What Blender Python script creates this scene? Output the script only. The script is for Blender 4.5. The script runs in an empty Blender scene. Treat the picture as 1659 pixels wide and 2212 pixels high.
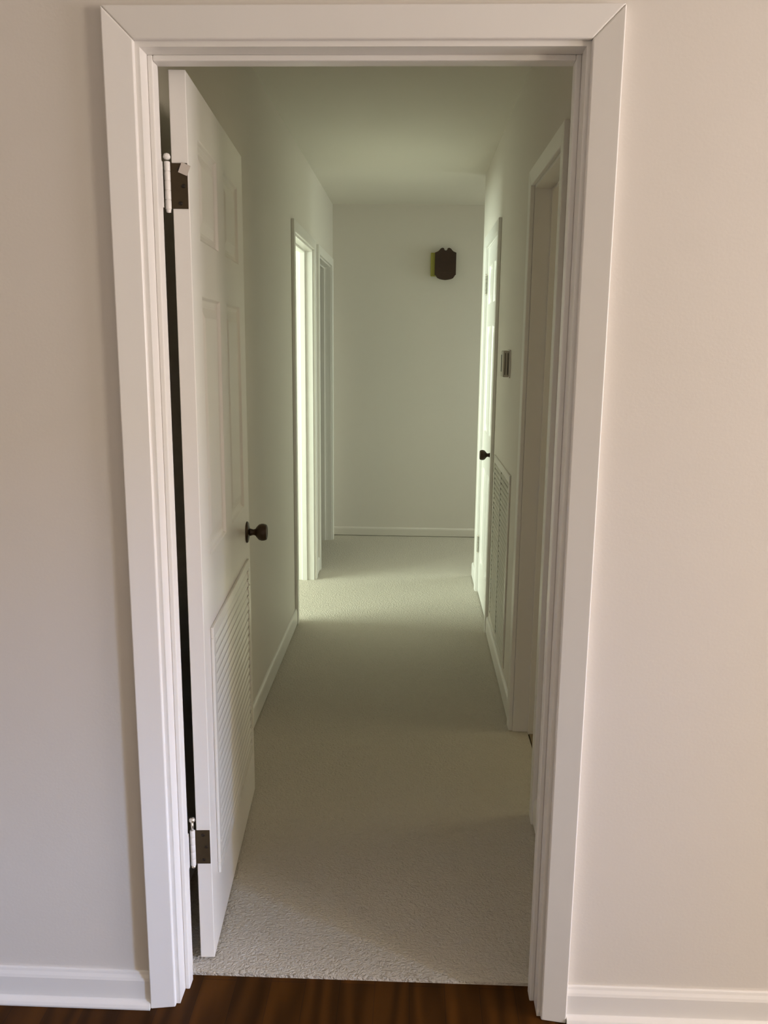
import bpy, bmesh, math, random
from mathutils import Vector, Matrix
random.seed(7)
C = bpy.context.scene.collection
R = math.radians

# ------------------------------------------------------------------ measures (metres)
XL, XR, YF, ZC = -0.5115, 0.5188, 4.865, 2.505      # hall: left wall, right wall, far wall, ceiling
WT = 0.115                                          # wall thickness
OW, OH = 0.8385, 2.05                               # main doorway between the casings
CW, CI, CO = 0.0555, 0.0120, 0.0205                 # casing width, thickness at its inner and outer edge
CZ = 0.008                                          # carpet top
RX0, RX1, RY0 = -2.3, 4.2, -4.2                     # the room the camera stands in
LX0 = -3.6                                          # left rooms' outer wall
SX1 = 2.5                                           # right rooms' outer wall

# ------------------------------------------------------------------ materials
def mat(name, col, rough=0.5, metal=0.0, spec=0.5, bump=None, var=None):
    m = bpy.data.materials.new(name); m.use_nodes = True
    nt = m.node_tree; b = nt.nodes['Principled BSDF']
    b.inputs['Base Color'].default_value = (*col, 1)
    b.inputs['Roughness'].default_value = rough
    b.inputs['Metallic'].default_value = metal
    b.inputs['Specular IOR Level'].default_value = spec
    tc = nt.nodes.new('ShaderNodeTexCoord'); src = tc.outputs['Object']
    if var:                                        # soft tonal variation of the paint itself
        n = nt.nodes.new('ShaderNodeTexNoise'); n.inputs['Scale'].default_value = var[0]
        n.inputs['Detail'].default_value = 3
        nt.links.new(src, n.inputs['Vector'])
        mx = nt.nodes.new('ShaderNodeMix'); mx.data_type = 'RGBA'
        mx.inputs['A'].default_value = (*[c * (1 - var[1]) for c in col], 1)
        mx.inputs['B'].default_value = (*[min(1, c * (1 + var[1])) for c in col], 1)
        nt.links.new(n.outputs['Fac'], mx.inputs['Factor'])
        nt.links.new(mx.outputs['Result'], b.inputs['Base Color'])
    if bump:
        prev = None
        for sc, st, dist in bump:
            n = nt.nodes.new('ShaderNodeTexNoise'); n.inputs['Scale'].default_value = sc
            n.inputs['Detail'].default_value = 4
            nt.links.new(src, n.inputs['Vector'])
            bp = nt.nodes.new('ShaderNodeBump'); bp.inputs['Strength'].default_value = st
            bp.inputs['Distance'].default_value = dist
            nt.links.new(n.outputs['Fac'], bp.inputs['Height'])
            if prev: nt.links.new(prev.outputs['Normal'], bp.inputs['Normal'])
            prev = bp
        nt.links.new(prev.outputs['Normal'], b.inputs['Normal'])
    return m

M = {}
M['wall'] = mat('off white wall paint', (0.72, 0.685, 0.64), 0.55, spec=0.25,
                bump=[(160, 0.10, 0.002), (14, 0.10, 0.004)], var=(3.0, 0.012))
M['ceiling'] = mat('flat ceiling paint', (0.74, 0.715, 0.66), 0.9, spec=0.1, bump=[(120, 0.1, 0.002)])
M['trim'] = mat('white trim enamel', (0.80, 0.785, 0.76), 0.32, spec=0.45,
                bump=[(40, 0.05, 0.001)], var=(6, 0.01))
M['door'] = mat('white door enamel', (0.80, 0.785, 0.755), 0.28, spec=0.5,
                bump=[(30, 0.06, 0.0012)], var=(5, 0.01))
M['steel'] = mat('white enamelled steel', (0.78, 0.77, 0.73), 0.26, spec=0.55)
M['darker'] = mat('dusty enamelled steel', (0.50, 0.48, 0.42), 0.4, spec=0.4)  # darker tone for the blades of the wall grille
M['shade'] = mat('grille cavity shade', (0.13, 0.12, 0.10), 0.8)  # dark colour stands for the shade inside the grille cavities
M['bronze'] = mat('antique bronze', (0.050, 0.028, 0.014), 0.38, metal=0.35, var=(40, 0.3))
M['leaf'] = mat('tarnished brass hinge leaf', (0.050, 0.034, 0.016), 0.55, metal=0.1, spec=0.25, var=(60, 0.25))
M['screw'] = mat('dark screw heads', (0.02, 0.013, 0.008), 0.5, metal=0.4)
M['tape'] = mat('white paper scrap', (0.55, 0.50, 0.45), 0.8)
M['pin'] = mat('bright pin metal', (0.75, 0.70, 0.62), 0.22, metal=0.9)
M['worn'] = mat('worn painted steel', (0.36, 0.34, 0.29), 0.45, var=(120, 0.5))
M['walnut'] = mat('dark walnut', (0.035, 0.014, 0.006), 0.5, var=(30, 0.35))
M['chime'] = mat('aged yellow plastic', (0.34, 0.32, 0.06), 0.5)
M['thermo'] = mat('grey beige plastic', (0.50, 0.46, 0.40), 0.45)
M['thermo_dark'] = mat('dark scale window', (0.10, 0.09, 0.07), 0.3)
M['gap'] = mat('dark carpet gap', (0.045, 0.035, 0.022), 0.9)

def carpet_mat():
    m = bpy.data.materials.new('looped beige carpet'); m.use_nodes = True
    nt = m.node_tree; b = nt.nodes['Principled BSDF']; L = nt.links.new
    b.inputs['Roughness'].default_value = 0.95; b.inputs['Specular IOR Level'].default_value = 0.1
    tc = nt.nodes.new('ShaderNodeTexCoord')
    nz = nt.nodes.new('ShaderNodeTexNoise'); nz.inputs['Scale'].default_value = 30
    L(tc.outputs['Object'], nz.inputs['Vector'])
    ad = nt.nodes.new('ShaderNodeVectorMath'); ad.operation = 'MULTIPLY_ADD'
    ad.inputs[1].default_value = (0.02, 0.02, 0)
    L(nz.outputs['Color'], ad.inputs[0]); L(tc.outputs['Object'], ad.inputs[2])
    vo = nt.nodes.new('ShaderNodeTexVoronoi'); vo.feature = 'DISTANCE_TO_EDGE'
    vo.inputs['Scale'].default_value = 70
    L(ad.outputs[0], vo.inputs['Vector'])
    wv = nt.nodes.new('ShaderNodeTexWave'); wv.wave_type = 'RINGS'; wv.inputs['Scale'].default_value = 22
    wv.inputs['Distortion'].default_value = 14; wv.inputs['Detail'].default_value = 2
    wv.inputs['Detail Scale'].default_value = 3
    L(tc.outputs['Object'], wv.inputs['Vector'])
    fn = nt.nodes.new('ShaderNodeTexNoise'); fn.inputs['Scale'].default_value = 420; fn.inputs['Detail'].default_value = 2
    L(tc.outputs['Object'], fn.inputs['Vector'])
    b1 = nt.nodes.new('ShaderNodeBump'); b1.inputs['Strength'].default_value = 0.4; b1.inputs['Distance'].default_value = 0.014
    L(vo.outputs['Distance'], b1.inputs['Height'])
    b2 = nt.nodes.new('ShaderNodeBump'); b2.inputs['Strength'].default_value = 0.4; b2.inputs['Distance'].default_value = 0.004
    L(wv.outputs['Fac'], b2.inputs['Height']); L(b1.outputs['Normal'], b2.inputs['Normal'])
    b3 = nt.nodes.new('ShaderNodeBump'); b3.inputs['Strength'].default_value = 0.4; b3.inputs['Distance'].default_value = 0.003
    L(fn.outputs['Fac'], b3.inputs['Height']); L(b2.outputs['Normal'], b3.inputs['Normal'])
    L(b3.outputs['Normal'], b.inputs['Normal'])
    mx = nt.nodes.new('ShaderNodeMix'); mx.data_type = 'RGBA'
    mx.inputs['A'].default_value = (0.47, 0.432, 0.375, 1); mx.inputs['B'].default_value = (0.625, 0.585, 0.512, 1)
    L(fn.outputs['Fac'], mx.inputs['Factor']); L(mx.outputs['Result'], b.inputs['Base Color'])
    return m
M['carpet'] = carpet_mat()

def wood_mat():
    m = bpy.data.materials.new('dark oak strip floor'); m.use_nodes = True
    nt = m.node_tree; b = nt.nodes['Principled BSDF']; L = nt.links.new
    b.inputs['Roughness'].default_value = 0.5; b.inputs['Specular IOR Level'].default_value = 0.10
    tc = nt.nodes.new('ShaderNodeTexCoord')
    mp = nt.nodes.new('ShaderNodeMapping'); mp.inputs['Rotation'].default_value = (0, 0, R(90))
    L(tc.outputs['Object'], mp.inputs['Vector'])
    br = nt.nodes.new('ShaderNodeTexBrick'); br.offset = 0.37
    br.inputs['Color1'].default_value = (0.074, 0.026, 0.003, 1); br.inputs['Color2'].default_value = (0.050, 0.018, 0.0025, 1)
    br.inputs['Mortar'].default_value = (0.034, 0.013, 0.004, 1)
    br.inputs['Scale'].default_value = 1.0; br.inputs['Mortar Size'].default_value = 0.0008
    br.inputs['Brick Width'].default_value = 0.9; br.inputs['Row Height'].default_value = 0.083
    L(mp.outputs['Vector'], br.inputs['Vector'])
    mp2 = nt.nodes.new('ShaderNodeMapping'); mp2.inputs['Scale'].default_value = (1, 0.16, 1)
    L(tc.outputs['Object'], mp2.inputs['Vector'])
    wv = nt.nodes.new('ShaderNodeTexWave'); wv.inputs['Scale'].default_value = 5; wv.inputs['Distortion'].default_value = 14
    wv.inputs['Detail'].default_value = 3; wv.inputs['Detail Scale'].default_value = 1.1
    L(mp2.outputs['Vector'], wv.inputs['Vector'])
    cr = nt.nodes.new('ShaderNodeMapRange'); cr.inputs['To Min'].default_value = 0.6; cr.inputs['To Max'].default_value = 1.15
    L(wv.outputs['Fac'], cr.inputs['Value'])
    mx = nt.nodes.new('ShaderNodeVectorMath'); mx.operation = 'SCALE'
    L(br.outputs['Color'], mx.inputs[0]); L(cr.outputs['Result'], mx.inputs['Scale'])
    L(mx.outputs[0], b.inputs['Base Color'])
    return m
M['wood'] = wood_mat()
M['vinyl'] = mat('brown vinyl floor', (0.22, 0.17, 0.11), 0.5, var=(20, 0.15))

# ------------------------------------------------------------------ mesh builder
class MB:
    def __init__(s, T=None): s.v = []; s.f = []; s.sm = []; s.T = T
    def add(s, vs, fs, smooth=False):
        o = len(s.v)
        for p in vs:
            p = Vector(p); s.v.append(s.T @ p if s.T else p)
        for f in fs: s.f.append([i + o for i in f]); s.sm.append(smooth)
    def box(s, x0, x1, y0, y1, z0, z1):
        vs = [(x, y, z) for z in (z0, z1) for y in (y0, y1) for x in (x0, x1)]
        s.add(vs, [(0, 2, 3, 1), (4, 5, 7, 6), (0, 1, 5, 4), (2, 6, 7, 3), (0, 4, 6, 2), (1, 3, 7, 5)])
    def prism(s, poly, a0, a1, f, smooth=False):
        """poly in 2D, extruded along a third axis; f(p, q, a) -> xyz"""
        n = len(poly)
        vs = [f(p, q, a0) for p, q in poly] + [f(p, q, a1) for p, q in poly]
        s.add(vs, [list(range(n))[::-1], list(range(n, 2 * n))])
        s.add(vs, [(i, (i + 1) % n, (i + 1) % n + n, i + n) for i in range(n)], smooth)
    def lathe(s, prof, c, ax, n=28):
        """prof: (radius, distance along ax) ; c centre"""
        ax = Vector(ax).normalized(); u = ax.orthogonal().normalized(); w = ax.cross(u)
        vs = []; fs = []
        for r, d in prof:
            for i in range(n):
                t = 2 * math.pi * i / n
                vs.append(Vector(c) + ax * d + (u * math.cos(t) + w * math.sin(t)) * max(r, 1e-5))
        for j in range(len(prof) - 1):
            for i in range(n):
                k = (i + 1) % n
                fs.append((j * n + i, j * n + k, (j + 1) * n + k, (j + 1) * n + i))
        s.add(vs, fs, True)
    def build(s, name, m, parent=None, bevel=0, seg=2, local=False, weld=False):
        vs = s.v; off = Vector((0, 0, 0))
        if parent is None:
            lo = [min(p[i] for p in vs) for i in range(3)]; hi = [max(p[i] for p in vs) for i in range(3)]
            off = Vector(((lo[0] + hi[0]) / 2, (lo[1] + hi[1]) / 2, lo[2]))
        elif not local:
            q = parent
            while q: off = off + q.location; q = q.parent
        me = bpy.data.meshes.new(name)
        me.from_pydata([tuple(p - off) for p in vs], [], s.f)
        for p, k in zip(me.polygons, s.sm): p.use_smooth = k
        bm = bmesh.new(); bm.from_mesh(me)
        if weld: bmesh.ops.remove_doubles(bm, verts=bm.verts, dist=1e-5)
        bmesh.ops.recalc_face_normals(bm, faces=bm.faces)
        bm.to_mesh(me); bm.free()
        me.materials.append(M[m])
        o = bpy.data.objects.new(name, me); C.objects.link(o)
        if parent is None: o.location = off
        else: o.parent = parent
        if bevel:
            md = o.modifiers.new('edge', 'BEVEL'); md.width = bevel; md.segments = seg; md.limit_method = 'ANGLE'
            md.harden_normals = False
        return o

def empty(name, loc, rz=0):
    o = bpy.data.objects.new(name, None); C.objects.link(o)
    o.location = loc; o.rotation_euler = (0, 0, rz); o.empty_display_size = 0.1
    return o
def tag(o, label, cat, group=None, kind=None):
    o['label'] = label; o['category'] = cat
    if group: o['group'] = group
    if kind: o['kind'] = kind
    return o
def struct(o, label, cat): return tag(o, label, cat, kind='structure')

def holed(mb, a0, a1, z0, z1, holes, put):
    """wall rectangle a0..a1 x z0..z1 minus holes (b0,b1,zb,zt); put(a,b,z,zz) adds a box"""
    cuts = sorted({a0, a1} | {h[0] for h in holes} | {h[1] for h in holes})
    for p, q in zip(cuts, cuts[1:]):
        hs = [h for h in holes if h[0] < (p + q) / 2 < h[1]]
        if not hs: put(p, q, z0, z1); continue
        h = hs[0]
        if h[2] > z0: put(p, q, z0, h[2])
        if h[3] < z1: put(p, q, h[3], z1)

# ------------------------------------------------------------------ openings
JR = 0.008                                          # reveal between casing edge and jamb face
JH = OH - 0.009                                     # jamb head underside
def hole_for(w): return w / 2 - JR + 0.018          # half width of the hole in the wall
# opening centres and widths
D1c, D1w = (2.725 + 3.5635) / 2, 0.8385             # left doorway, bright
D2c, D2w = (3.845 + 4.690) / 2, 0.845               # left doorway, dark, at the far end
D3c, D3w = (2.655 + 3.372) / 2, 0.717               # right, closed door
D4c, D4w = (0.835 + 1.450) / 2, 0.615               # right doorway nearest

def hl(c, w): return (c - hole_for(w), c + hole_for(w), 0, OH + 0.009)

# ------------------------------------------------------------------ the setting: shell
def wall_y(name, x0, x1, y0, y1, holes=(), mt='wall'):        # wall running along X
    mb = MB(); holed(mb, x0, x1, 0, ZC, list(holes), lambda a, b, z, zz: mb.box(a, b, y0, y1, z, zz)); return mb.build(name, mt)
def wall_x(name, x0, x1, y0, y1, holes=(), mt='wall'):        # wall running along Y
    mb = MB(); holed(mb, y0, y1, 0, ZC, list(holes), lambda a, b, z, zz: mb.box(x0, x1, a, b, z, zz)); return mb.build(name, mt)

hm = hole_for(OW)
struct(wall_y('wall_front', RX0 - .1, RX1 + .1, 0, WT, [(-hm, hm, 0, OH + .009)]),
       'off white painted wall around the near white doorway', 'wall')
struct(wall_x('wall_left', XL - WT, XL, WT, YF, [hl(D1c, D1w), hl(D2c, D2w)]),
       'left hallway wall behind the open louvered door', 'wall')
RE = 3.715                                          # right hall wall ends, the hall turns right
struct(wall_x('wall_right', XR, XR + WT, WT, RE, [hl(D4c, D4w), (1.858, 2.477, .157, .931), hl(D3c, D3w)]),
       'right hallway wall carrying the thermostat and the return grille', 'wall')
struct(wall_y('wall_back', LX0, SX1, YF, YF + .1), 'far hallway wall with the dark wooden chime box', 'wall')
struct(wall_y('wall_alcove', XR + WT, SX1, RE - .1, RE), 'wall round the corner where the hallway turns right', 'wall')
struct(wall_y('wall_partition', LX0, XL - WT, 3.665, 3.765), 'partition between the two rooms left of the hallway', 'wall')
struct(wall_x('wall_side_room', SX1, SX1 + .1, WT, YF + .1, [(0.95, 1.75, 1.15, 2.0), (3.85, 4.72, 1.2, 2.25)]), 'outer wall of the rooms right of the hallway', 'wall')
struct(wall_x('wall_side_bedroom', LX0 - .1, LX0, WT, YF + .1, [(0.95, 3.25, .75, 2.1)]), 'outer wall with the window of the bright room on the left', 'wall')
struct(wall_y('wall_partition_bath', XR + WT, SX1, 2.2, 2.3), 'partition behind the right hallway wall', 'wall')
RW = (-2.95, -2.02, .55, 2.10)                      # window in the right wall of the near room
BW = (-1.6, 1.6, .5, 2.2)                           # window in the wall behind the camera
RV = (-1.55, -.50, .55, 2.10)                       # unseen second window, added for grazing light on the doorway wall
struct(wall_x('wall_room_right', RX1, RX1 + .1, RY0, 0, [RW, RV]), 'right wall of the near room with a window', 'wall')
struct(wall_x('wall_room_left', RX0 - .1, RX0, RY0, 0), 'left wall of the near room', 'wall')
struct(wall_y('wall_room_rear', RX0 - .1, RX1 + .1, RY0 - .1, RY0, [BW]), 'wall with window behind the viewer', 'wall')
mb = MB(); mb.box(LX0 - .1, RX1 + .1, RY0 - .1, YF + .1, ZC, ZC + .1)
struct(mb.build('ceiling', 'ceiling'), 'flat painted ceiling', 'ceiling')
YC = 0.091                                          # carpet meets hardwood
mb = MB(); mb.box(RX0, RX1, RY0, YC, -.05, 0)
struct(mb.build('floor', 'wood'), 'dark brown hardwood strip floor in front of the doorway', 'floor')
# carpet: hall, left rooms and the branch to the right
mb = MB()
def slab(x0, x1, y0, y1): mb.box(x0, x1, y0, y1, -.05, CZ)
CX = XR + 0.058                                     # carpet stops under the side door
slab(LX0, XR - .0, YC, YF); slab(XR, CX, WT, RE); slab(XR, SX1, RE, YF)
bm_c = mb.build('floor_carpet', 'carpet', weld=False)
struct(bm_c, 'beige looped carpet running down the hallway', 'carpet')
mb = MB(); mb.box(CX + .006, SX1, WT, RE - .1, -.05, 0.004)
struct(mb.build('floor_vinyl', 'vinyl'), 'brown vinyl floor beyond the right doorway threshold', 'floor')
mb = MB(); mb.box(CX, CX + .006, WT, RE - .1, -.05, -.01)
struct(mb.build('floor_gap', 'gap'), 'dark gap where the carpet stops at the right doorway', 'floor')

# ------------------------------------------------------------------ door frames: casing, jamb, stop
def frame(name, label, T, w, sideB=True, stop=(.044, .076), H=OH, th=(.0150, .0165)):
    """T maps local (u along wall, v into wall from the hall/room face, z) to the world"""
    h = w / 2; org = T @ Vector((0, 0, 0))
    root = empty(name, org); struct(root, label, 'door frame')
    faces = [(-1, 0)] + ([(1, WT)] if sideB else [])
    ti, to = th                                  # the face tapers towards the opening
    def piece(name, pts, th, v0, sg):
        m = MB(T); n = 4
        vs = [(p, v0, q) for p, q in pts] + [(p, v0 + sg * t, q) for (p, q), t in zip(pts, th)]
        m.add(vs, [(3, 2, 1, 0), (4, 5, 6, 7)] + [(i, (i + 1) % n, (i + 1) % n + n, i + n) for i in range(n)])
        return m.build(name, 'trim', root, bevel=.0028, seg=3)
    for sg, v0 in faces:
        for s in (-1, 1):
            piece('side_casing', [(s * h, 0), (s * (h + CW), 0), (s * (h + CW), H + CW), (s * h, H)], (ti, to, to, ti), v0, sg)
        piece('head_casing', [(-h, H), (h, H), (h + CW, H + CW), (-h - CW, H + CW)], (ti, ti, to, to), v0, sg)
    j = h - JR; jh = H - .009
    m = MB(T)
    for s in (-1, 1): m.box(min(s * j, s * (j + .0178)), max(s * j, s * (j + .0178)), 0, WT, 0, jh + .0175)
    m.box(-j, j, 0, WT, jh, jh + .0175)
    jamb = m.build('jamb', 'trim', root)
    m = MB(T); t = .0108
    for s in (-1, 1): m.box(min(s * j, s * (j - t)), max(s * j, s * (j - t)), stop[0], stop[1], 0, jh)
    m.box(-j + t, j - t, stop[0], stop[1], jh - t, jh)
    m.build('door_stop_strip', 'trim', root, bevel=.0025, seg=2)
    return root, jamb
TM = Matrix.Identity(4)
def TL(c): return Matrix(((0, -1, 0, XL), (1, 0, 0, c), (0, 0, 1, 0), (0, 0, 0, 1)))
def TR(c): return Matrix(((0, 1, 0, XR), (-1, 0, 0, c), (0, 0, 1, 0), (0, 0, 0, 1)))
fr, jamb0 = frame('trim_1', 'white mitred casing and jamb of the near doorway', TM, OW, th=(CI, CO))
frame('trim_2', 'white frame of the sunlit doorway on the left of the hallway', TL(D1c), D1w)
frame('trim_3', 'white frame of the unlit doorway in the far left corner', TL(D2c), D2w)
frame('trim_4', 'white frame around the closed door on the right', TR(D3c), D3w, stop=(.038, .07))
frame('trim_5', 'white frame of the shaded doorway nearest on the right', TR(D4c), D4w, stop=(.058, .09))

# ------------------------------------------------------------------ baseboards
BASE = [(0, 0), (.026, 0), (.0265, .005), (.023, .012), (.0135, .017), (.0125, .019), (.0125, .066), (.0105, .072), (.007, .079), (.005, .0855), (0, .0865)]
PLAIN = [(0, .012), (.012, .012), (.012, .062), (.0105, .070), (.006, .076), (0, .077)]
def base(name, label, prof, a0, a1, f):
    m = MB(); m.prism(prof, a0, a1, f, smooth=False); o = m.build(name, 'wall' if prof is PLAIN else 'trim', bevel=.0012, seg=2); struct(o, label, 'baseboard'); return o
fo = OW / 2 + CW
base('baseboard_left', 'moulded white baseboard left of the near doorway', BASE, RX0, -fo - .0005, lambda p, q, a: (a, -p, q))
base('baseboard_right', 'moulded white baseboard right of the near doorway', BASE, fo + .0005, RX1, lambda p, q, a: (a, -p, q))
HB = [(d, z + .0) for d, z in [(0, .0155), (.012, .0155), (.012, .082), (.0105, .092), (.006, .099), (0, .1)]]
def d_out(c, w, s): return c + s * (w / 2 + CW + .0005)
base('baseboard_hall_left', 'white baseboard behind the open louvered door', HB, WT, d_out(D1c, D1w, -1), lambda p, q, a: (XL + p, a, q))
base('baseboard_hall_left_far', 'short white baseboard between the two left doorways', HB, d_out(D1c, D1w, 1), d_out(D2c, D2w, -1), lambda p, q, a: (XL + p, a, q))
base('baseboard_hall_right', 'white baseboard under the return grille', HB, d_out(D4c, D4w, 1), d_out(D3c, D3w, -1), lambda p, q, a: (XR - p, a, q))
base('baseboard_hall_right_far', 'short white baseboard at the far right corner', HB, d_out(D3c, D3w, 1), RE + .012, lambda p, q, a: (XR - p, a, q))
base('baseboard_hall_right_near', 'short white baseboard beside the near doorway inside the hallway', HB, WT, d_out(D4c, D4w, -1), lambda p, q, a: (XR - p, a, q))
base('baseboard_back', 'low white baseboard along the far wall', PLAIN, XL, SX1, lambda p, q, a: (a, YF - p, q))

# ------------------------------------------------------------------ doors
def slab_mesh(w, h, t, z0, panels, cut=None):
    """moulded door leaf: x 0..w, y 0..t (front face y=0), panels = (x0,x1,z0,z1)"""
    m = MB()
    hs = panels + ([cut] if cut else [])
    xs = sorted({0, w} | {p[0] for p in hs} | {p[1] for p in hs})
    zs = sorted({z0, z0 + h} | {p[2] for p in hs} | {p[3] for p in hs})
    if cut:
        a, b, c, d = cut
        m.add([(a, 0, c), (b, 0, c), (b, 0, d), (a, 0, d), (a, t, c), (b, t, c), (b, t, d), (a, t, d)],
              [(0, 1, 5, 4), (1, 2, 6, 5), (2, 3, 7, 6), (3, 0, 4, 7)])
    isp = lambda x, z: any(p[0] < x < p[1] and p[2] < z < p[3] for p in hs)
    rings = [(0, 0), (.006, .0065), (.016, .0085), (.022, .0085), (.045, .003), (.05, .0025)]
    for yf, sg in ((0, 1), (t, -1)):
        for a, b in zip(xs, xs[1:]):
            for c, d in zip(zs, zs[1:]):
                if not isp((a + b) / 2, (c + d) / 2):
                    m.add([(a, yf, c), (b, yf, c), (b, yf, d), (a, yf, d)], [(0, 1, 2, 3)])
        for a, b, c, d in panels:
            vs = []; fs = []
            for k, (i, e) in enumerate(rings):
                y = yf + sg * e
                vs += [(a + i, y, c + i), (b - i, y, c + i), (b - i, y, d - i), (a + i, y, d - i)]
                if k:
                    o = 4 * k
                    for q in range(4): fs.append((o - 4 + q, o - 4 + (q + 1) % 4, o + (q + 1) % 4, o + q))
            o = 4 * (len(rings) - 1); fs.append((o, o + 1, o + 2, o + 3))
            m.add(vs, fs)
    for a, b in zip(xs, xs[1:]):
        for z in (z0, z0 + h): m.add([(a, 0, z), (b, 0, z), (b, t, z), (a, t, z)], [(0, 1, 2, 3)])
    for c, d in zip(zs, zs[1:]):
        for x in (0, w): m.add([(x, 0, c), (x, 0, d), (x, t, d), (x, t, c)], [(0, 1, 2, 3)])
    return m

KNOB = [(0, 0), (.012, 0), (.0105, .006), (.009, .012), (.0105, .018), (.018, .0235), (.0245, .030), (.0268, .038), (.0265, .045), (.0245, .0515), (.0215, .0545), (.0195, .0540), (.0170, .0525), (0, .0525)]
ROSE = [(0, 0), (.0335, 0), (.0335, .003), (.031, .0055), (.018, .0085), (.0125, .010), (0, .010)]
def knob_set(door, x, z, t, both=True):
    for y, s in ((0, -1),) + (((t, 1),) if both else ()):
        r = MB(); r.lathe(ROSE, (x, y, z), (0, s, 0)); ro = r.build('rosette', 'bronze', door, local=True)
        k = MB(); k.lathe(KNOB, (x, y + s * .009, z), (0, s, 0)); k.build('door_knob', 'bronze', ro, local=True)
def knuckles(mbx, x, y, z0, z1, r=.0062, n=5, pin=True):
    L = (z1 - z0) / n
    for i in range(n):
        a = z0 + i * L + .0006; b = z0 + (i + 1) * L - .0006
        mbx.lathe([(0, 0), (r * .96, 0), (r, .0006), (r, b - a - .0006), (r * .96, b - a), (0, b - a)], (x, y, a), (0, 0, 1), 16)
    mbx.lathe([(0, 0), (r * .88, 0), (r * .88, z1 - z0), (0, z1 - z0)], (x, y, z0), (0, 0, 1), 12)

def panel_rows(w, st, mull, rows):
    pw = (w - 2 * st - mull) / 2
    return [(x, x + pw, a, b) for a, b in rows for x in (st, st + pw + mull)]

# door_1: the open six panel door with a grille in its foot
AA = R(3.5)
DW, DT, DZ, DH = .808, .0345, .016, 2.025
door1 = empty('door_1', (-.3612, .1335, 0), R(90) + AA)
struct(door1, 'open white panelled door with a louvered grille, swung back against the left wall', 'door')
pan = panel_rows(DW, .108, .105, [(1.012, 1.605), (1.725, 1.935)])
gx0, gx1, gz0, gz1 = .078, .735, .195, .842
slab1 = slab_mesh(DW, DH, DT, DZ, pan, (gx0 + .02, gx1 - .02, gz0 + .02, gz1 - .02)).build('door_leaf', 'door', door1, local=True, weld=True, bevel=.0015, seg=2)
knob_set(door1, DW - .066, .925, DT)
HINGES = ((1.775, 1.864, False), (.274, .362, True))
for z0, z1, low in HINGES:
    m = MB(); m.box(-.0016, 0.0005, .0025, .040, z0, z1)
    leaf = m.build('hinge_leaf', 'leaf', door1, local=True); leaf['label'] = 'tarnished brown hinge leaf'
    for q, zz in ((.018, .012), (.011, .05), (.018, .086)):
        m = MB(); m.lathe([(0, 0), (.0042, 0), (.0036, .0009), (0, .0009)], (-.0016, q, z0 + zz * (z1 - z0) / .1), (-1, 0, 0), 14)
        m.build('screw', 'screw', leaf, local=True)
    m = MB(); knuckles(m, -.0045, .0425, z0 - .002, z1 + .002)
    m.build('hinge_barrel', 'trim', leaf, local=True)['label'] = 'white painted hinge barrel'
    m = MB(); top = z1 + .002 + (.022 if low else .004)
    if low: m.lathe([(0, 0), (.0032, 0), (.0032, .022), (0, .022)], (-.0045, .0425, z1 + .002), (0, 0, 1), 12)
    m.lathe([(0, -.001), (.005, 0), (.0072, .003), (.0075, .006), (.0055, .0105), (.002, .012), (0, .0122)], (-.0045, .0425, top), (0, 0, 1), 18)
    m.lathe([(0, 0), (.0055, 0), (.0045, -.006), (0, -.007)], (-.0045, .0425, z0 - .002), (0, 0, 1), 14)
    m.build('hinge_pin', 'pin' if low else 'trim', leaf, local=True)
    if not low:
        m = MB(); c, s = math.cos(R(22)), math.sin(R(22))
        cy, cz_ = .0075, z0 + .077
        pts = [(-.009, -.0105), (.0105, -.0105), (.0105, .0105), (-.009, .0105)]
        m.prism([(cy + a * c - b * s, cz_ + a * s + b * c) for a, b in pts], -.0030, -.0024, lambda p, q, a: (a, p, q))
        m.build('paper_scrap', 'tape', leaf, local=True)['label'] = 'torn white paper scrap stuck on hinge'
# jamb side of the hinges: painted leaves let into the jamb
for z0, z1, low in HINGES:
    m = MB(); m.box(-.4118, -.4096, .078, .1165, z0, z1); m.build('painted_hinge_leaf', 'trim', fr)

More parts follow.
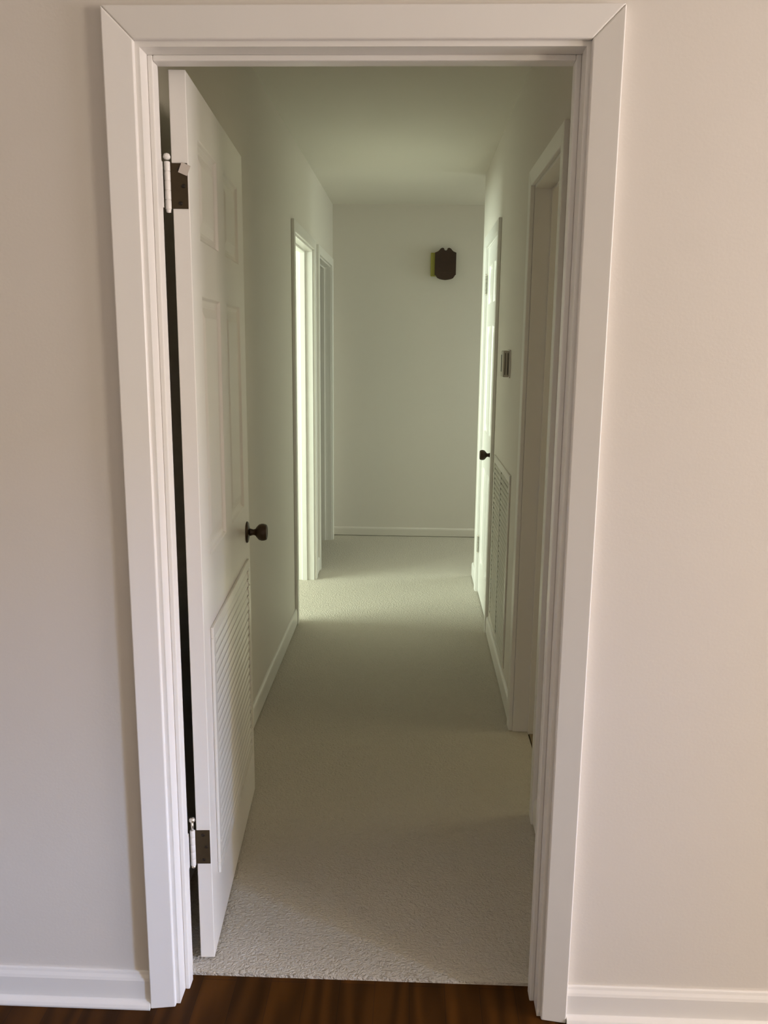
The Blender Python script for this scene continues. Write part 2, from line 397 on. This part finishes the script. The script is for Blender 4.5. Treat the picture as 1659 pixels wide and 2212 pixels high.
def grille(parent, x0, x1, z0, z1, y, banks, pitch, local=True, brd=.03, back=.0008, blade='steel'):
    """stamped return air grille on the face y (front is -y), banks = list of (xa, xb) blade fields"""
    e = .0075
    m = MB()
    xi0, xi1, zi0, zi1 = x0 + brd, x1 - brd, z0 + brd, z1 - brd
    def bar(a, b, c, d): m.box(a, b, y - e, y, c, d)
    bar(x0, x1, z0, zi0); bar(x0, x1, zi1, z1); bar(x0, xi0, zi0, zi1); bar(xi1, x1, zi0, zi1)
    for p, q in zip(banks, banks[1:]): bar(p[1], q[0], zi0, zi1)
    fro = m.build('grille_frame', 'steel', parent, local=local, bevel=.002, seg=2)
    if back: m = MB(); m.box(xi0, xi1, y - .0012, y - .0004, zi0, zi1); m.build('dark_opening', 'shade', parent, local=local)
    m = MB(); n = int((zi1 - zi0) / pitch)
    for a, b, tab in [(p[0], p[1], p[2] if len(p) > 2 else 1) for p in [(q + (1,)) if len(q) == 2 else q for q in banks]]:
        for i in range(n):
            z = zi0 + (i + .5) * (zi1 - zi0) / n
            h = pitch * .40
            # blade slopes outward and down
            # rolled blade: convex from an upward face at the back to an outward lip in front
            ry, rz = e - .0016, h * 1.75; yb, zb = y - .0012, z - h
            arc = [(yb - ry * math.cos(R(t)), zb + rz * math.sin(R(t))) for t in range(0, 91, 15)]
            sec = arc + [(yb, zb + rz - .0012), (yb - ry * .55, zb + rz * .55), (yb - ry + .0012, zb)]
            if tab > 0: m.prism(sec, a, b - .013, lambda p, q, s: (s, p, q), True); m.box(b - .013, b, y - e + .0005, y - .002, z - h * .15, z + h * .80)
            else: m.prism(sec, a + .013, b, lambda p, q, s: (s, p, q), True); m.box(a, a + .013, y - e + .0005, y - .002, z - h * .15, z + h * .80)
    m.build('louver_blades', blade, parent, local=local)
    for sx in (x0 + brd / 2, x1 - brd / 2):
        for sz in (z0 + .08, z1 - .08):
            m = MB(); m.lathe([(0, 0), (.004, 0), (.003, .0015), (0, .0015)], (sx, y - e, sz), (0, -1, 0), 12)
            m.build('grille_screw', 'steel', parent, local=local)
g1 = MB(); g1.box(gx0, gx1, DT, DT + .004, gz0, gz1)                # dark plate behind the cut-out, its colour stands for the shade inside
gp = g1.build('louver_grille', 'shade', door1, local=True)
def grille_sub(parent, *a, **k): grille(parent, *a, **k)
grille_sub(gp, gx0, gx1, gz0, gz1, -.0002, [(gx0 + .028, gx1 - .028)], .0248, brd=.028, back=None)

# door_2: closed door on the right, hinged on its far side
W3 = D3w - 2 * JR - .005
door2 = empty('door_2', (XR + .002, D3c + W3 / 2, 0), R(-90))
struct(door2, 'closed white panelled door lit by the bright doorway opposite', 'door')
pan = panel_rows(W3, .105, .10, [(.215, .80), (1.012, 1.605), (1.725, 1.935)])
slab_mesh(W3, DH, DT, DZ, pan).build('door_leaf', 'door', door2, local=True, weld=True, bevel=.0015, seg=2)
knob_set(door2, W3 - .062, .938, DT)
for z0, z1 in ((1.79, 1.89), (.262, .355)):
    m = MB(); knuckles(m, -.001, -.0065, z0, z1); hb = m.build('hinge_barrel', 'worn', door2, local=True)
    m = MB(); m.lathe([(0, 0), (.0055, 0), (.0072, .003), (.006, .008), (0, .010)], (-.001, -.0065, z1), (0, 0, 1), 14)
    m.lathe([(0, 0), (.0055, 0), (.0045, -.006), (0, -.007)], (-.001, -.0065, z0), (0, 0, 1), 14)
    m.build('hinge_pin', 'pin', hb, local=True)

# ------------------------------------------------------------------ things on the walls
# return air grille, on the right wall
ga, gb = 1.820, 2.515
rg = empty('return_air_grille', (XR, gb, .118), R(-90))
tag(rg, 'large white return air grille set low in the right hallway wall', 'vent grille')
L_ = gb - ga; H_ = .852
grille(rg, 0, L_, 0, H_, 0, [(.035, L_ * .47, -1), (L_ * .47 + .014, L_ - .035, -1)], .024, brd=.035, back=None, blade='darker')
m = MB(); m.box(.030, L_ - .030, .10, .104, .03, H_ - .03); m.build('duct_back', 'shade', rg, local=True)  # dark plate paints in the shade deep behind the blades

# thermostat, on the right wall above the grille
th = empty('thermostat', (XR, 2.055, 1.368), R(-90))
tag(th, 'small beige grey thermostat on the right wall above the return grille', 'thermostat')
m = MB(); m.box(-.052, .052, -.006, 0, -.004, .116); m.build('back_plate', 'trim', th, local=True, bevel=.002)
m = MB(); m.box(-.044, .046, -.031, -.006, 0, .112); bd = m.build('cover', 'thermo', th, local=True, bevel=.005, seg=3)
m = MB(); m.box(-.040, -.016, -.0325, -.0305, .022, .094); m.build('scale_window', 'thermo_dark', bd, local=True)
for yy in (-.0245, -.0135):
    m = MB(); m.box(.0455, .0468, yy, yy + .004, .010, .102); m.build('side_slot', 'thermo_dark', bd, local=True)

# door chime box on the far wall
ch = empty('door_chime', (.312, YF, 1.968))
tag(ch, 'dark brown wooden door chime box high on the far wall', 'door chime')
m = MB(); m.box(-.094, .060, -.038, 0, .028, .196); m.build('chime_case', 'chime', ch, local=True, bevel=.006, seg=3)['label'] = 'yellowed chime case showing at the left'
# shield shaped front with an ogee top, notch and bowed foot
half = [(.078, .195), (.070, .198), (.058, .203), (.048, .211), (.040, .221), (.031, .2275), (.022, .229), (.014, .226), (.009, .214), (.004, .210)]
foot = [(-.078, .038), (-.071, .033), (-.066, .024), (-.058, .014), (-.042, .0065), (-.02, .002), (0, 0), (.02, .002), (.042, .0065), (.058, .013), (.066, .024), (.072, .034)]
poly = foot + [(.078, .038)] + half + [(-x, z) for x, z in half[::-1]]
m = MB(); m.prism(poly, -.058, -.042, lambda p, q, a: (p + .0145, a, q)); 
cv = m.build('chime_cover', 'walnut', ch, local=True, bevel=.0025, seg=2)
m = MB(); m.prism([(-.057, .055), (.057, .055), (.057, .180), (-.057, .180)], -.0595, -.0575, lambda p, q, a: (p + .0145, a, q))
m.build('raised_panel', 'walnut', cv, local=True, bevel=.0008, seg=1)
m = MB(); m.box(-.040, .052, -.043, -.037, .05, .18); m.build('cover_mount', 'walnut', ch, local=True)

# ------------------------------------------------------------------ windows that let the daylight in
def window(name, label, T, a0, a1, z0, z1):
    root = empty(name, T @ Vector(((a0 + a1) / 2, 0, z0))); struct(root, label, 'window')
    m = MB(T); w = .05
    m.box(a0, a0 + w, .03, .07, z0, z1); m.box(a1 - w, a1, .03, .07, z0, z1)
    m.box(a0 + w, a1 - w, .03, .07, z0, z0 + w); m.box(a0 + w, a1 - w, .03, .07, z1 - w, z1)
    zm = (z0 + z1) / 2; m.box(a0 + w, a1 - w, .03, .07, zm - .02, zm + .02)
    m.build('window_sash', 'trim', root)
    m = MB(T); m.box(a0 - .04, a1 + .04, -.035, .0, z0 - .03, z0); m.build('window_sill', 'trim', root, bevel=.004)
TXp = lambda x: Matrix(((0, 1, 0, x), (1, 0, 0, 0), (0, 0, 1, 0), (0, 0, 0, 1)))     # wall on +X side
TXn = lambda x: Matrix(((0, -1, 0, x), (1, 0, 0, 0), (0, 0, 1, 0), (0, 0, 0, 1)))    # wall on -X side
TYn = lambda y: Matrix(((1, 0, 0, 0), (0, -1, 0, y), (0, 0, 1, 0), (0, 0, 0, 1)))
window('window_1', 'window in the right wall of the near room', TXp(RX1), RW[0], RW[1], RW[2], RW[3])
window('window_6', 'added second window in the right wall, for grazing light on the doorway wall', TXp(RX1), RV[0], RV[1], RV[2], RV[3])
window('window_2', 'window of the bright room left of the hallway', TXn(LX0), 0.95, 3.25, .75, 2.1)
window('window_3', 'small window of the side room on the right', TXp(SX1), .95, 1.75, 1.15, 2.0)
window('window_5', 'window at the end of the branch to the right', TXp(SX1), 3.85, 4.72, 1.2, 2.25)
window('window_4', 'wide window behind the viewer', TYn(RY0), BW[0], BW[1], BW[2], BW[3])

# ------------------------------------------------------------------ light
def area(name, loc, target, sx, sy, col, watts, spread=180):
    d = bpy.data.lights.new(name, 'AREA'); d.shape = 'RECTANGLE'; d.size = sx; d.size_y = sy
    d.color = col; d.energy = watts; d.spread = R(spread)
    o = bpy.data.objects.new(name, d); C.objects.link(o); o.location = loc
    o.rotation_euler = (Vector(target) - Vector(loc)).to_track_quat('-Z', 'Y').to_euler()
    return o
yw, zw = (RW[0] + RW[1]) / 2, (RW[2] + RW[3]) / 2
area('daylight_window_right', (RX1 + .13, yw, zw), (0, yw, zw), RW[1] - RW[0], RW[3] - RW[2], (1.0, .85, .68), 115)
yv = (RV[0] + RV[1]) / 2
area('added_window_light_near', (RX1 + .13, yv, zw), (0, yv, zw), RV[1] - RV[0], RV[3] - RV[2], (.97, .865, .875), 128)  # lamp of the added second window
area('daylight_window_right_sky', (9.0, -4.5, 3.2), (-.6, 0, .3), .9, .9, (.26, .50, 1.0), 36, 40)
area('daylight_window_rear', (0, RY0 - .13, 1.35), (0, 0, 1.35), BW[1] - BW[0], BW[3] - BW[2], (.85, 1.0, .70), 4)
area('daylight_window_left_room', (LX0 - .13, 2.1, 1.42), (0, 2.5, 1.3), 2.3, 1.35, (.866, 1.0, .82), 144, 120)
area('daylight_window_side_room', (SX1 + .13, 1.35, 1.57), (0, 1.2, .8), .8, .85, (1.0, .89, .52), 11.5)
area('daylight_window_branch', (SX1 + .13, 4.285, 1.72), (.2, 4.15, 0), .87, 1.05, (.89, 1.0, .84), 20.5, 130)

w = bpy.data.worlds.new('sky'); bpy.context.scene.world = w; w.use_nodes = True
bg = w.node_tree.nodes['Background']; bg.inputs['Color'].default_value = (.75, .85, 1, 1); bg.inputs['Strength'].default_value = .15

# ------------------------------------------------------------------ camera
cx, cy, cz, yaw, pit, rol, f = .1063, -1.6901, 1.5083, .0331, .1970, .0099, 1831.7
F = Vector((-math.sin(yaw) * math.cos(pit), math.cos(yaw) * math.cos(pit), -math.sin(pit)))
R0 = Vector((math.cos(yaw), math.sin(yaw), 0)); U0 = R0.cross(F)
Rv = math.cos(rol) * R0 + math.sin(rol) * U0; Uv = -math.sin(rol) * R0 + math.cos(rol) * U0
cam = bpy.data.cameras.new('camera'); co = bpy.data.objects.new('camera', cam); C.objects.link(co)
co.matrix_world = Matrix(((Rv.x, Uv.x, -F.x, cx), (Rv.y, Uv.y, -F.y, cy), (Rv.z, Uv.z, -F.z, cz), (0, 0, 0, 1)))
cam.sensor_fit = 'VERTICAL'; cam.sensor_height = 24; cam.lens = f / 2212 * 24
cam.clip_start = .02
S = bpy.context.scene; S.camera = co
S.view_settings.view_transform = 'Standard'; S.view_settings.look = 'None'
S.view_settings.gamma = 1; S.view_settings.use_curve_mapping = False
S.view_settings.exposure = 0
S.cycles.max_bounces = 16; S.cycles.diffuse_bounces = 12; S.cycles.glossy_bounces = 6
S.cycles.use_denoising = True
